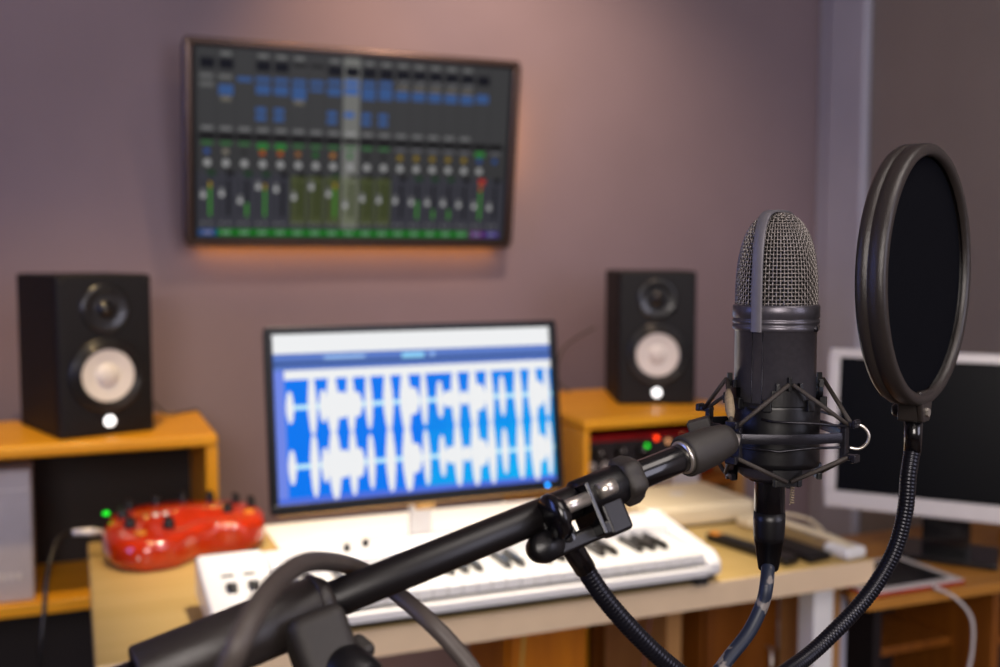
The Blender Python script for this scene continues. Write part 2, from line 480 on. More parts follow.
tv(0, 1, 0, 1, '#505052', -.0015)
tv(0, 1, .45, .66, '#4a4a4c', -.0013)
tv(0, 1, .64, .945, '#4b4b55', -.0013)
n = 18; cw = 1 / 18.3
for i in range(n):
    u = .004 + cw * i; c = u + cw / 2; z = -.0011
    sel = i == 8
    if sel: tv(u, u + cw, .0, .945, '#93938f', -.0012)
    tv(u - .0008, u + .0008, 0, .94, '#3c3c3e', -.0008)
    olive = 5 <= i <= 10
    if olive and not sel: tv(u + .004, u + cw - .002, .655, .93, '#5d6440', z)
    if sel: tv(u + .004, u + cw - .002, .655, .93, '#8a8f76', z)
    g = '#8b8b8b'
    if i in (1, 3, 4, 5, 7, 9, 10, 11, 12, 13, 14, 15): tv(u + .012, u + cw - .012, .015, .035, g, z)
    if i not in (2, 6, 5, 16, 17): tv(u + .007, u + cw - .005, .05, .105, '#1b1d27', z)
    if i in (5, 6): tv(u + .007, u + cw - .005, .05, .07, '#2c2c2e', z)
    if i == 16: tv(u + .007, u + cw - .005, .05, .105, '#1b1d27', z)
    bl = '#4f7fd0' if sel else '#4a70b0'
    blocks = {0: [], 1: [(.185, .24)], 2: [(.14, .165)], 3: [(.135, .16), (.175, .225)], 4: [(.135, .16), (.175, .225)], 5: [(.135, .16), (.17, .245)], 6: [(.135, .16), (.175, .195)],
              7: [(.125, .15), (.165, .21)], 8: [(.12, .15), (.16, .20)], 9: [(.12, .145), (.155, .225)], 10: [(.115, .14), (.15, .22)], 16: [(.155, .205)], 17: []}.get(i, [(.165, .215)])
    for a, b in blocks: tv(u + .006, u + cw - .006, a, b, bl, z)
    if i in (0, 1): tv(u + .006, u + cw - .01, .135, .155, '#858585', z)
    if i == 0: tv(u + .006, u + cw - .008, .175, .20, '#7c7c7c', z)
    if i in (1, 5): tv(u + .012, u + cw - .012, .245, .27, '#8a8478', z)
    if 11 <= i <= 15:
        tv(u + .01, u + .018, .10, .125, '#77777a', z); tv(u + .024, u + cw - .01, .10, .125, '#808083', z)
        tv(u + .01, u + cw - .008, .14, .16, '#857d72', z)
    if i in (3, 4, 7, 9, 10, 8):
        tv(u + .006, u + cw - .018, .295, .325, bl, z); tv(u + .006, u + cw - .018, .335, .365, bl, z) if i != 8 else None
    if i < 16: tv(u + .01, u + cw - .01, .405, .425, '#8f8f90' if not sel else '#b9b9b9', z)
    tv(u + .003, u + cw - .003, .44, .472, '#161618', z)
    if i <= 10 or i == 16: tv(u + .010, u + cw - .010, .485, .50 + (.015 if i in (3, 4, 16) else 0), '#448a4a' if i not in (3, 4, 16) else '#3c9a46', z)
    else: tv(u + .010, u + cw - .010, .485, .50, '#808086', z)
    ic = {0: '#3d63b0', 1: '#a29a8a', 2: '#3a3a3a', 3: '#cf6a1c', 4: '#cf6a1c', 5: '#b0743c', 6: '#1f7a2a', 7: '#cf8a3c', 8: '#2f8a3a', 9: '#2a2a2a', 10: '#2a2a2a', 16: '#3460a8', 17: '#3460a8'}.get(i, '#b0921c')
    tv(c - .009, c + .007, .525, .55, ic, z)
    # pan dial: small octagon
    if i != 17:
        cx, cy, r = (c - .5) * sw, (.5 - .598) * sh, .0092
        s.add([(cx + r * math.cos(k * PI / 5), cy + r * math.sin(k * PI / 5), -.0009) for k in range(10)], [tuple(range(10))], False, MT, tuple(x * L for x in srgb('#c4c4c4')))
    tv(u + cw * .5, u + cw - .004, .64, .665, '#141416' if i not in (0, 2, 3, 7, 12, 13, 14) else '#1e4a26', z)
    if i == 16: tv(u + cw * .52, u + cw - .004, .645, .675, '#e04038', -.0007)
    # fader track, handle, meter
    tv(u + .013, u + .016, .69, .885, '#303034', z + .0002)
    hy = [.74, .735, .775, .70, .715, .76, .705, .745, .81, .775, .785, .79, .80, .805, .81, .82, .83, .84][i] - (.01 * i * .35)
    tv(u + .008, u + .0215, hy, hy + .05, '#8e8e90', -.0006); tv(u + .008, u + .0215, hy + .022, hy + .045, '#dcdcdc', -.0005)
    tv(u + .030, u + .040, .685, .885, '#222226' if not olive else '#3b4424', z + .0002)
    mt = {0: .72, 2: .81, 3: .725, 7: .71, 12: .78, 13: .83, 14: .83, 16: .70}.get(i)
    if mt:
        tv(u + .031, u + .039, mt, .885, '#4fa83c', -.0006)
        if mt < .75: tv(u + .031, u + .039, mt - .02, mt + .01, '#c8a828', -.0005)
        if i == 16: tv(u + .031, u + .039, .69, .715, '#e04a30', -.0004)
    tv(u + .010, u + .019, .915, .93, '#8c8c8e', z + .0002); tv(u + .031, u + .039, .915, .93, '#8c8c8e', z + .0002)
    tv(u, u + cw, .955, .99, '#2a5a9c' if i == 0 else '#7a2a80' if i == 16 else '#4a2a90' if i == 17 else '#0f8a1e', z)
    tv(u + .014, u + cw - .014, .965, .98, '#8fc79a' if 0 < i < 16 else '#a0a0d0', z + .0002)
s.build('screen_image', M['tvscreen'], t, True)

# monitor with the waveform
MM, MW, MH = uvframe((.297, 1.795, 1.178), (.847, 1.808, 1.177), (.854, 1.767, .861), (.304, 1.754, .861))
t = thing('monitor', 'black framed monitor glowing with a white and blue sound waveform', 'monitor', (.575, 1.80, .752))
bz = .0125
fr = MB()
for u0, u1, v0, v1 in ((-MW / 2, MW / 2, MH / 2 - bz, MH / 2), (-MW / 2, MW / 2, -MH / 2, -MH / 2 + bz * 1.35), (-MW / 2, -MW / 2 + bz, -MH / 2 + bz * 1.35, MH / 2 - bz), (MW / 2 - bz, MW / 2, -MH / 2 + bz * 1.35, MH / 2 - bz)):
    fr.bb(u0, u1, v0, v1, -.012, .002, MM)
fr.build('bezel', M['bezel'], t, True, .002, 2)
MB().bb(-MW / 2 + .004, MW / 2 - .004, -MH / 2 + .004, MH / 2 - .004, -.022, -.007, MM).build('rear_shell', M['silver'], t, True, .004)
MB().bb(-.018, .018, -MH / 2 - .014, -MH / 2 + .004, -.016, -.002, MM).build('lower_latch', M['gold'], t, True, .003)
MB().bb(-MW / 2 + .01, MW / 2 - .01, -MH / 2 - .003, -MH / 2, -.012, -.001, MM).build('lower_reflection', M['gold'], t, True, .001)  # gold strip standing in for the stand's warm reflection along the bezel
MB().add([(-.02, -MH / 2 + .04, -.03), (.02, -MH / 2 + .04, -.03), (.022, -MH / 2 - .098, -.055), (-.022, -MH / 2 - .098, -.055),
          (-.02, -MH / 2 + .04, -.018), (.02, -MH / 2 + .04, -.018), (.022, -MH / 2 - .098, -.045), (-.022, -MH / 2 - .098, -.045)],
         [(0, 1, 2, 3), (7, 6, 5, 4), (0, 4, 5, 1), (2, 6, 7, 3), (1, 5, 6, 2), (0, 3, 7, 4)], M4=MM).build('stand_neck', M['white'], t, True, .002)
MB().bb(.47, .68, 1.73, 1.88, .7537, .759).build('stand_base', M['white'], t, True, .004)
MB().lathe([(0, .001), (.0032, .001), (.0032, 0)], 16, MM @ T(MW / 2 - .034, -MH / 2 + .009, .002)).build('power_light', M['led_b'], t, True)
s = MB(); sw, sh = MW - 2 * bz, MH - 2.35 * bz
MM2 = MM @ T(0, bz * .175, 0)
WL = 1.0


def ms(u0, u1, v0, v1, col, z, lum=1): rect(s, u0, u1, v0, v1, col, sw, sh, z, MM2, lum * WL)


WHT = (.86, .87, .88)
NU, NV = 12, 8
for a in range(NU):
    for b in range(NV):
        u, v = (a + .5) / NU, (b + .5) / NV
        k = max(0, min(1, (u * .7 + v * .9) - .7))
        col = (0.0, .18 + .30 * k, .82 + .08 * k)
        if u < .5: col = (0, .18, .86)
        ms(a / NU, (a + 1) / NU, b / NV, (b + 1) / NV, col, -.0045)
ms(0, .035, .12, 1, (.16, .24, .78), -.0043)
ms(0, 1, .965, 1, (.08, .16, .72), -.0042)
ms(0, 1, .115, .215, (.10, .19, .55), -.0042)
ms(0, 1, .165, .185, (.03, .07, .25), -.004)
ms(.17, .31, .135, .155, (.32, .52, .85), -.0038); ms(.44, .52, .135, .165, (.3, .7, 1), -.0038); ms(.54, .56, .135, .16, (.3, .5, .9), -.0038)
ms(0, 1, 0, .115, WHT, -.004)
ms(.035, 1, .215, .27, WHT, -.0038)
for ch, cy, rng in ((0, .435, .175), (1, .785, .195)):
    ms(.04, 1, cy - .016, cy + .016, (.25, .68, .95), -.0036)
    ms(.04, .98, cy - .009, cy + .009, (.6, .85, .98), -.0034)
    pul = [(.05, .014, .55), (.124, .016, 1.0), (.16, .015, .55), (.192, .024, 1.04), (.222, .03, .45), (.254, .017, 1.0), (.275, .02, .45), (.316, .014, .88), (.384, .019, 1.0),
           (.446, .023, 1.08), (.472, .026, .5), (.512, .014, .92), (.57, .014, .66), (.60, .022, .28), (.628, .018, 1.04), (.66, .02, .25), (.694, .020, 1.06), (.718, .026, .45), (.756, .017, 1.02),
           (.805, .014, .74), (.867, .017, 1.0), (.926, .022, 1.05), (.948, .026, .45), (.980, .013, .9)]
    for c, hw, a in pul:
        hw *= .92; a = a * (.95 + .1 * random.random()); top = a * rng * (1.0 if ch == 0 else .95); bot = a * rng * (.98)
        if ch == 0 and a > .8: top = cy - .25
        vs = []
        for (du, dv) in ((-.35, -1), (.35, -1), (.6, -.85), (1, -.25), (1, .25), (.62, .8), (.3, 1), (-.3, 1), (-.62, .8), (-1, .25), (-1, -.25), (-.6, -.85)):
            uu = c + du * hw; vv = cy + (dv * top if dv < 0 else dv * bot)
            uu = max(.037, min(.997, uu))
            vs.append(((uu - .5) * sw, (.5 - vv) * sh, -.0032 + .0))
        s.add(vs[::-1], [tuple(range(len(vs)))], False, MM2, WHT)
s.build('screen_image', M['screen'], t, True)

# ------------------------------------------------------------------ desk mat
o = MB().bb(.345, .95, 1.68, 2.12, DZ + .0003, DZ + .003).build('desk_mat', M['paper'], None, bevel=.001)
tag(o, 'white mat lying on the cream desk below the lit monitor', 'mat')

# ------------------------------------------------------------------ keyboard
t = thing('keyboard_piano', 'white music keyboard lying along the front of the cream desk', 'music keyboard', (.575, 1.57, DZ))
KX0, KX1, KY0, KY1 = .165, .992, 1.447, 1.668
pf = [(KY0, .768), (KY0, .788), (KY0 + .012, .793), (KY0 + .115, .793), (KY0 + .118, .815), (KY1 - .01, .836), (KY1, .828), (KY1, .768)]
# end cheeks and rear panel
for a, b in ((KX0, .268), (.965, KX1)):
    pp = [(KY0, .768), (KY0, .792), (KY0 + .02, .806), (KY0 + .13, .822), (KY1 - .012, .836), (KY1, .826), (KY1, .768)]
    body = MB().add([(a, y, z) for y, z in pp] + [(b, y, z) for y, z in pp], [tuple(range(7)), tuple(range(13, 6, -1))] + [(i, i + 7, (i + 1) % 7 + 7, (i + 1) % 7) for i in range(7)])
    body.build('end_panel', M['white'], t, True, .008, 4)
MB().bb(.268, .965, KY0 + .128, KY1 - .003, .768, .829).build('control_panel', M['white'], t, True, .004, 3)
MB().bb(.268, .965, KY0, KY0 + .02, .768, .784).build('front_rail', M['white'], t, True, .003)
MB().bb(.268, .965, KY0 + .01, KY0 + .13, .768, .780).build('key_bed', M['plastic'], t, True)
MB().bb(KX0 + .01, KX1 - .01, KY0 + .006, KY1 - .006, .762, .768).build('base_plate', M['plastic'], t, True)
for x in (.19, .96):
    for y in (KY0 + .02, KY1 - .03):
        MB().bb(x - .012, x + .012, y - .01, y + .01, .7505, .762).build('foot', M['rubber'], t, True, .002)
NW = 29; kw = (.963 - .270) / NW
for i in range(NW):
    x = .270 + i * kw
    MB().bb(x + .0006, x + kw - .0006, KY0 + .006, KY0 + .127, .790, .806).build('white_key', M['white_key'], t, True, .0015)
    if i % 7 in (0, 1, 3, 4, 5) and i < NW - 1:
        xb = x + kw
        b = MB(); w2 = .0062
        b.add([(xb - w2, KY0 + .052, .806), (xb + w2, KY0 + .052, .806), (xb + w2, KY0 + .126, .806), (xb - w2, KY0 + .126, .806),
               (xb - w2 * .75, KY0 + .060, .817), (xb + w2 * .75, KY0 + .060, .817), (xb + w2 * .75, KY0 + .126, .817), (xb - w2 * .75, KY0 + .126, .817)],
              [(0, 1, 5, 4), (1, 2, 6, 5), (2, 3, 7, 6), (3, 0, 4, 7), (4, 5, 6, 7), (3, 2, 1, 0)])
        b.build('black_key', M['black_key'], t, True, .0008)
for k, x in enumerate((.203, .235)):
    MB().lathe([(0, -.005), (.017, -.007), (.017, .007), (0, .005)], 32, T(x, KY0 + .085, .8075) @ rot('Y', 90)).build('control_wheel', M['plastic'], t, True)
    MB().bb(x - .009, x + .009, KY0 + .125, KY0 + .132, .8205, .8235).build('button', M['plastic'], t, True)
MB().bb(.30, .335, KY0 + .16, KY0 + .165, .829, .830).build('panel_mark', M['silver'], t, True)
for x, y in ((.395, .168), (.43, .185)):
    MB().lathe([(.006, 0), (.005, .011), (0, .012)], 20, T(x, KY0 + y, .829)).build('knob', M['knob'], t, True)

# ------------------------------------------------------------------ red bean pedal
t = thing('guitar_processor', 'glossy red bean shaped guitar effects unit with black knobs on the desk', 'effects unit', (.19, 2.0, DZ))
ctrl = [(.036, 1.99), (.055, 1.915), (.10, 1.88), (.155, 1.888), (.20, 1.932), (.24, 1.945), (.280, 1.938), (.318, 1.962), (.332, 2.02), (.316, 2.07), (.28, 2.105), (.215, 2.122), (.145, 2.125), (.08, 2.11), (.045, 2.06)]
loop = [(p.x, p.y) for p in spline([(*ctrl[-1], 0)] + [(*c, 0) for c in ctrl] + [(*ctrl[0], 0)], 5)[5:-6]]
cx = sum(p[0] for p in loop) / len(loop); cy = sum(p[1] for p in loop) / len(loop)
b = MB(); N = len(loop)
rings = [(.93, .758), (.985, .765), (1.0, .775), (1.0, .79), (.985, .801), (.95, .809), (.90, .812), (.5, .815), (.05, .8155)]
vs = []
for sc, z in rings: vs += [(cx + (x - cx) * sc, cy + (y - cy) * sc, z + (y - cy) * .06) for x, y in loop]
fs = [(r * N + i, r * N + (i + 1) % N, (r + 1) * N + (i + 1) % N, (r + 1) * N + i) for r in range(len(rings) - 1) for i in range(N)]
fs.append(tuple(range(N))[::-1]); fs.append(tuple(range((len(rings) - 1) * N, len(rings) * N)))
b.add(vs, fs, True).build('shell', M['red'], t, True)


def podz(y): return .8135 + (y - cy) * .06


for x, y, big in ((.085, 1.975, 1), (.15, 1.955, 1), (.075, 2.04, 1), (.09, 2.085, 0), (.14, 2.105, 0), (.19, 2.11, 0), (.24, 2.10, 0), (.285, 2.07, 0), (.262, 2.01, 1), (.31, 2.04, 0)):
    r = .0095 if big else .0075; z = podz(y)
    k = MB().lathe([(r * 1.15, -.002), (r * 1.1, .004), (r, .012), (r * .9, .0135), (0, .0135)], 24, T(x, y, z)).build('knob', M['knob'], t, True)
    MB().box((0, 0, .016), (.004, r * 2.4, .006), T(x, y, z) @ rot('Z', 25)).build('pointer', M['knob'], k, True, .001)
for k in range(9):
    x = .115 + k * .0175; y = 2.02 + k * .0022
    MB().lathe([(.0062, -.001), (.0058, .006), (0, .007)], 16, T(x, y, podz(y))).build('button', M['gold'] if k not in (1, 2) else M['silver'], t, True)
MB().lathe([(.0062, -.001), (.006, .003), (0, .006)], 16, T(.047, 2.06, .819)).build('indicator_light', M['led_g'], t, True)
for x, y in ((.10, 1.93), (.22, 2.06), (.30, 2.0)):
    MB().lathe([(.010, -.001), (.010, .003), (0, .004)], 20, T(x, y, podz(y))).build('button', M['amber_led'], t, True)
MB().lathe([(.0, .003), (.004, .003), (.005, -.004)], 16, T(.095, 1.885, .777) @ rot('X', 90)).build('side_jack', M['silver'], t, True)
MB().prism([(x * .9 + cx * .1, y * .9 + cy * .1) for x, y in loop], .7505, .759).build('rubber_base', M['rubber'], t, True)
# plug and cable of the pedal
t = thing('jack_cable', 'dark cable with a silver plug hanging from the red effects unit', 'cable', (.0, 1.98, DZ))
MB().tube([(.046, 2.03, .792), (.020, 2.025, .797), (-.012, 2.02, .80)], [.0045, .0075, .0055], 16).build('plug', M['silver'], t, True)
MB().tube(spline([(-.012, 2.02, .80), (-.035, 2.0, .795), (-.052, 1.95, .755), (-.060, 1.92, .69), (-.066, 1.90, .60), (-.05, 1.9, .4), (-.02, 1.85, .1), (0.05, 1.8, .006)]), .0042, 10).build('cord', M['plastic'], t, True)

# ------------------------------------------------------------------ small desk things on the right
def slab(name, part, label, cat, pts, z0, z1, m, bevel=.004):
    t = thing(name, label, cat, (sum(p[0] for p in pts) / len(pts), sum(p[1] for p in pts) / len(pts), z0))
    MB().prism(pts, z0, z1).build(part, m, t, True, bevel, 3)
    return t


t = slab('remote_control', 'case', 'long dark remote control with an amber tip right of the white keyboard', 'remote control', [(1.118, 1.69), (1.145, 1.71), (1.19, 1.50), (1.155, 1.49)], .7505, .766, M['plastic'])
MB().prism([(1.122, 1.686), (1.142, 1.70), (1.148, 1.675), (1.127, 1.665)], .7505, .7672).build('tip', M['amber_led'], t, True, .002)
for k in range(9):
    a = k / 9; x = 1.139 + .028 * a; y = 1.66 - .14 * a
    MB().box((0, 0, .767), (.02, .009, .003), T(x, y, 0) @ rot('Z', -10)).build('key', M['rubber'], t, True, .001)
t = slab('mobile_phone', 'case', 'flat black phone lying between the remote control and the cream handset', 'phone', [(1.195, 1.63), (1.250, 1.64), (1.262, 1.50), (1.205, 1.487)], .7505, .764, M['plastic'])
MB().prism([(1.20, 1.625), (1.245, 1.633), (1.257, 1.505), (1.21, 1.493)], .764, .7645).build('display', M['dark_screen'], t, True)
t = thing('telephone_handset', 'cream handset resting on the right front corner of the desk', 'telephone', (1.28, 1.58, DZ))
MB().tube(spline([(1.262, 1.75, .772), (1.275, 1.68, .778), (1.285, 1.60, .778), (1.295, 1.53, .775), (1.298, 1.485, .768)]), [.006 + .0 * k for k in range(33)], 16, flat=(1, 2.0)).build('handle', M['cream'], t, True)
MB().box((0, 0, 0), (.052, .06, .022), T(1.297, 1.507, .7625) @ rot('Z', 8)).build('mouthpiece', M['white'], t, True, .008, 4)
MB().box((0, 0, 0), (.045, .045, .022), T(1.262, 1.745, .7625) @ rot('Z', 8)).build('earpiece', M['cream'], t, True, .008, 4)
MB().tube(spline([(1.25, 1.68, .765), (1.29, 1.70, .785), (1.325, 1.64, .783), (1.318, 1.58, .762)]), .0035, 10).build('antenna_loop', M['cream'], t, True)

# ------------------------------------------------------------------ right desk
RZ = .69
t = thing('side_desk', 'honey wooden side desk holding the silver monitor against the right wall', 'desk', (1.6, 1.75, 0))
MB().add([(x, y, z) for z in (RZ - .018, RZ) for x, y in ((1.285, 1.475), (1.285, 1.43), (2.25, 1.40), (2.25, 1.80), (1.45, 1.80))],
         [(4, 3, 2, 1, 0), (5, 6, 7, 8, 9), (0, 1, 6, 5), (1, 2, 7, 6), (2, 3, 8, 7), (3, 4, 9, 8), (4, 0, 5, 9)]).build('desk_top', M['shaded_wood'], t, True, .002)
MB().bb(1.66, 1.68, 1.50, 1.78, 0, RZ - .018).build('side_panel', M['brown_v'], t, True, .002)
MB().bb(1.455, 1.475, 1.60, 1.78, 0, RZ - .018).build('side_panel', M['dark'], t, True, .002)
MB().bb(1.475, 1.66, 1.6, 1.765, .50, .518).build('shelf', M['brown_v'], t, True, .002)
MB().bb(1.68, 2.24, 1.6, 1.765, .48, .498).build('shelf', M['brown_v'], t, True, .002)
MB().bb(1.475, 2.24, 1.765, 1.78, 0, RZ - .02).build('back_panel', M['dark'], t, True)
t = thing('floor_board', 'narrow tan wooden strip with a pale edge standing under the tablet', 'board', (1.35, 1.58, 0))
MB().bb(1.318, 1.338, 1.56, 1.72, 0, .671).build('strip', M['tan_v'], t, True, .002)
MB().bb(1.338, 1.352, 1.56, 1.72, 0, .671).build('pale_edge', M['trim'], t, True, .002)
# riser
t = thing('wooden_riser', 'honey wooden block at the right edge beside the silver monitor stand', 'riser', (1.9, 1.54, RZ))
MB().bb(1.80, 2.1, 1.46, 1.62, RZ + .001, RZ + .03).build('block', M['shaded_wood'], t, True, .003)
# tablet
t = thing('tablet', 'tablet with a pale bezel in a red case on the side desk', 'tablet', (1.39, 1.52, RZ))
MB().bb(1.295, 1.522, 1.438, 1.61, RZ + .0008, RZ + .008).build('case', M['red_case'], t, True, .003)
MB().bb(1.298, 1.519, 1.441, 1.607, RZ + .008, RZ + .0105).build('body', M['silver'], t, True, .001)
MB().bb(1.316, 1.501, 1.459, 1.590, RZ + .0105, RZ + .0109).build('display', M['dark_screen'], t, True)
t = thing('charging_cable', 'white charging cable hanging from the tablet on the side desk', 'cable', (1.43, 1.42, RZ))
MB().tube([(1.446, 1.443, RZ + .006), (1.441, 1.420, RZ + .006)], .004, 12, flat=(.8, 1.3)).build('connector', M['white_cable'], t, True)
MB().tube(spline([(1.441, 1.420, RZ + .006), (1.452, 1.395, .687), (1.470, 1.375, .655), (1.470, 1.37, .60), (1.455, 1.37, .53), (1.44, 1.38, .40), (1.42, 1.45, .20), (1.40, 1.5, .006)]), .0027, 10).build('cord', M['white_cable'], t, True)

# silver monitor
d = Vector((.6493, -.7605, 0))
tl = Vector((1.480, 1.765, 1.106)); bl = Vector((1.443, 1.755, .776)); wd = .47
MR, RW, RH = uvframe(tl, tl + d * wd, bl + d * wd, bl)
t = thing('monitor', 'unlit monitor with a silver white frame behind the pop filter', 'monitor', (1.63, 1.60, RZ))
fr = MB(); bz = .021
for u0, u1, v0, v1 in ((-RW / 2, RW / 2, RH / 2 - bz * .9, RH / 2), (-RW / 2, RW / 2, -RH / 2, -RH / 2 + bz * 1.7), (-RW / 2, -RW / 2 + bz, -RH / 2 + bz * 1.7, RH / 2 - bz * .9), (RW / 2 - bz, RW / 2, -RH / 2 + bz * 1.7, RH / 2 - bz * .9)):
    fr.bb(u0, u1, v0, v1, -.03, .004, MR)
fr.build('frame', M['silver'], t, True, .004, 3)
MB().bb(-RW / 2 + bz, RW / 2 - bz, -RH / 2 + bz * 1.7, RH / 2 - bz * .9, -.02, -.001, MR).build('screen', M['dark_screen'], t, True)
MB().bb(-RW / 2 + .01, RW / 2 - .01, -RH / 2 + .01, RH / 2 - .01, -.045, -.02, MR).build('rear_shell', M['plastic'], t, True, .005)
ctr = MR @ Vector((0, -RH / 2, -.04))
b = MB().bb(-.045, .045, -.02, .02, 0, ctr.z + .06 - RZ - .015, T(ctr.x, ctr.y, RZ + .012) @ Matrix.Rotation(math.atan2(d.y, d.x), 4, 'Z'))
b.build('stand_neck', M['gloss_black'], t, True, .004)
MB().bb(-.10, .10, -.075, .07, 0, .013, T(ctr.x, ctr.y, RZ + .001) @ Matrix.Rotation(math.atan2(d.y, d.x), 4, 'Z')).build('stand_base', M['gloss_black'], t, True, .006, 3)

# ================================================================== FOREGROUND
ZM = .64
AX = P(774.7, 380, ZM)                       # microphone axis
cx_, cy_ = AX.x, AX.y
hr = Vector((AX.x, AX.y, 0)).normalized()
TC = -hr; RG = Vector((hr.y, -hr.x, 0))    # towards the camera, to its right


def dirn(phi): return TC * math.cos(R(phi)) + RG * math.sin(R(phi))


def zat(py):
    lo, hi = .7, 1.6
    for _ in range(50):
        m = (lo + hi) / 2
        if proj(Vector((cx_, cy_, m)))[1] > py: lo = m
        else: hi = m
    return lo


PHI0 = math.atan2(TC.y, TC.x)
MIC = T(cx_, cy_, 0) @ Matrix.Rotation(PHI0, 4, 'Z')       # local +x towards camera, +y to the camera's right
z_top = zat(211.5); z_g = zat(304); z_r = zat(330); z_b = zat(476)
mic = thing('microphone', 'large black studio microphone with a domed wire grille in the shock mount', 'microphone', (cx_, cy_, z_b))
RB = .0243; RR = .0258
MB().lathe([(0, z_b), (RB - .006, z_b), (RB - .002, z_b + .003), (RB, z_b + .010), (RB, z_r), (RR - .0008, z_r + .0002), (RR, z_r + .0012), (RR, z_r + .0035), (RR - .0012, z_r + .0041), (RR, z_r + .0047),
            (RR, z_r + .0068), (RR - .0012, z_r + .0074), (RR, z_r + .008), (RR, z_g - .0012), (RR - .0008, z_g), (RB - .003, z_g + .0003)], 96, MIC).build('body', M['mic_body'], mic, True)
# seam strip under the strap
PS = -25
b = MB()
a = R(PS)
for k in range(2):
    pass
for da in (-.135, .135):
    q = MIC @ Vector(((RB + .0001) * math.cos(a + da), (RB + .0001) * math.sin(a + da), 0))
    b.tube([(q.x, q.y, z_b + .012), (q.x, q.y, z_r)], .0003, 6)
b.build('seam_line', M['black_metal'], mic, True)
# grille
GR = .0240; GH = z_top - z_g - .001; SP = 2 / 2.6
b = MB()
prof = [(GR * .93 * max(0, math.cos(k * PI / 2 / 24)) ** SP, z_g + (GH - .002) * math.sin(k * PI / 2 / 24) ** SP) for k in range(25)]
prof[-1] = (0, z_g + GH - .002)
b.lathe(prof, 64, MIC).build('inner_screen', M['grille_in'], mic, True)
# arc-length table on the ellipse
tab = [(0, 0)]
for k in range(1, 401):
    a0, a1 = (k - 1) * PI / 800, k * PI / 800
    ds = math.hypot(GR * (max(0, math.cos(a1)) ** SP - math.cos(a0) ** SP), GH * (math.sin(a1) ** SP - math.sin(a0) ** SP))
    tab.append((tab[-1][0] + ds, a1))


def at_arc(sv):
    for k in range(1, 401):
        if tab[k][0] >= sv:
            f = (sv - tab[k - 1][0]) / (tab[k][0] - tab[k - 1][0])
            return tab[k - 1][1] + f * (tab[k][1] - tab[k - 1][1])
    return PI / 2


NR = 30; S = tab[-1][0]; NC = 68; amp = .00034; wr = .00047
b = MB()
rows = [at_arc(S * (i + .5) / NR) for i in range(NR)]


def gpt(th, a, off):
    n = Vector((math.cos(th) / GR, math.sin(th) / GH)); n.normalize()
    r = GR * max(0, math.cos(th)) ** SP + n.x * off; z = z_g + GH * max(0, math.sin(th)) ** SP + n.y * off
    return (max(r, .0001) * math.cos(a), max(r, .0001) * math.sin(a), z)


def ncol(i): return NC if i < 23 else NC // 2 if i < 28 else NC // 4


for i, th in enumerate(rows):
    nc = ncol(i)
    pts = [gpt(th, 2 * PI * k / (nc * 2), amp * (0 if k % 2 else (1 if (k // 2 + i) % 2 else -1))) for k in range(nc * 2)]
    b.tube([MIC @ Vector(p) for p in pts], wr, 4, closed=True)
for k in range(NC):
    a = 2 * PI * k / NC; pts = []
    hi = 23 if k % 2 else (28 if k % 4 else NR)
    pts.append(gpt(0, a, 0))
    for i in range(hi):
        nc = ncol(i); kk = k if nc == NC else k // 2 if nc == NC // 2 else k // 4
        pts.append(gpt(rows[i], a, amp * (-1 if (kk + i) % 2 else 1)))
        if i + 1 < hi: pts.append(gpt((rows[i] + rows[i + 1]) / 2, a, 0))
    if len(pts) > 2: b.tube([MIC @ Vector(p) for p in pts], wr, 4, caps=False)
b.build('grille', M['grille'], mic, True)
# strap over the top
b = MB(); pts = []
for k in range(-40, 41):
    th = PI / 2 - abs(k) / 40 * PI / 2
    sg = 1 if k < 0 else -1
    c_, s_ = max(0, math.cos(th)), max(0, math.sin(th)); SG = 2 / 3.8
    GS, HS = RR + .0006, GH + .0012
    n = Vector((c_ ** (2 - SG) / GS, s_ ** (2 - SG) / HS)); n.normalize()
    r = GS * c_ ** SG * sg; z = z_g + HS * s_ ** SG
    pts.append((r, z, n.x * sg, n.y))
pts = [(RR + .0006, z_r + .0002, 1, 0), (RR + .0006, z_g - .001, 1, 0)] + [p for p in pts if p[1] > z_g + .006] + [(-RR - .0006, z_g - .001, -1, 0), (-RR - .0006, z_r + .0002, -1, 0)]
MS = MIC @ rot('Z', PS)
vs = []
hw, ht = .0033, .0007
for r, z, nx, nz in pts:
    for (w_, o_) in ((-hw, -ht), (hw, -ht), (hw, ht * .5), (hw * .8, ht), (-hw * .8, ht), (-hw, ht * .5)):
        vs.append((r + nx * o_, w_, z + nz * o_))
N = len(pts)
fs = [(i * 6 + k, i * 6 + (k + 1) % 6, (i + 1) * 6 + (k + 1) % 6, (i + 1) * 6 + k) for i in range(N - 1) for k in range(6)] + [(0, 5, 4, 3, 2, 1), tuple((N - 1) * 6 + k for k in range(6))]
b.add(vs, [f[::-1] for f in fs], True, MS)
o = b.build('strap', M['strap'], mic, True)
o.modifiers.new('split', 'EDGE_SPLIT').split_angle = R(28)
# small screw on the band
p = MIC @ Vector((RR * math.cos(R(62)), RR * math.sin(R(62)), z_r + .002))
MB().lathe([(.0018, -.001), (.0018, .0012), (0, .0015)], 16, frame(p, dirn(62))).build('screw', M['black_metal'], mic, True)
# bottom collar of the mic
z_c1 = zat(460); z_c0 = zat(478)
MB().lathe([(.010, z_b - .003), (.0150, z_b - .002), (.0165, z_b + .0), (.0165, z_b + .006)], 48, MIC).build('base_collar', M['black_metal'], mic, True)

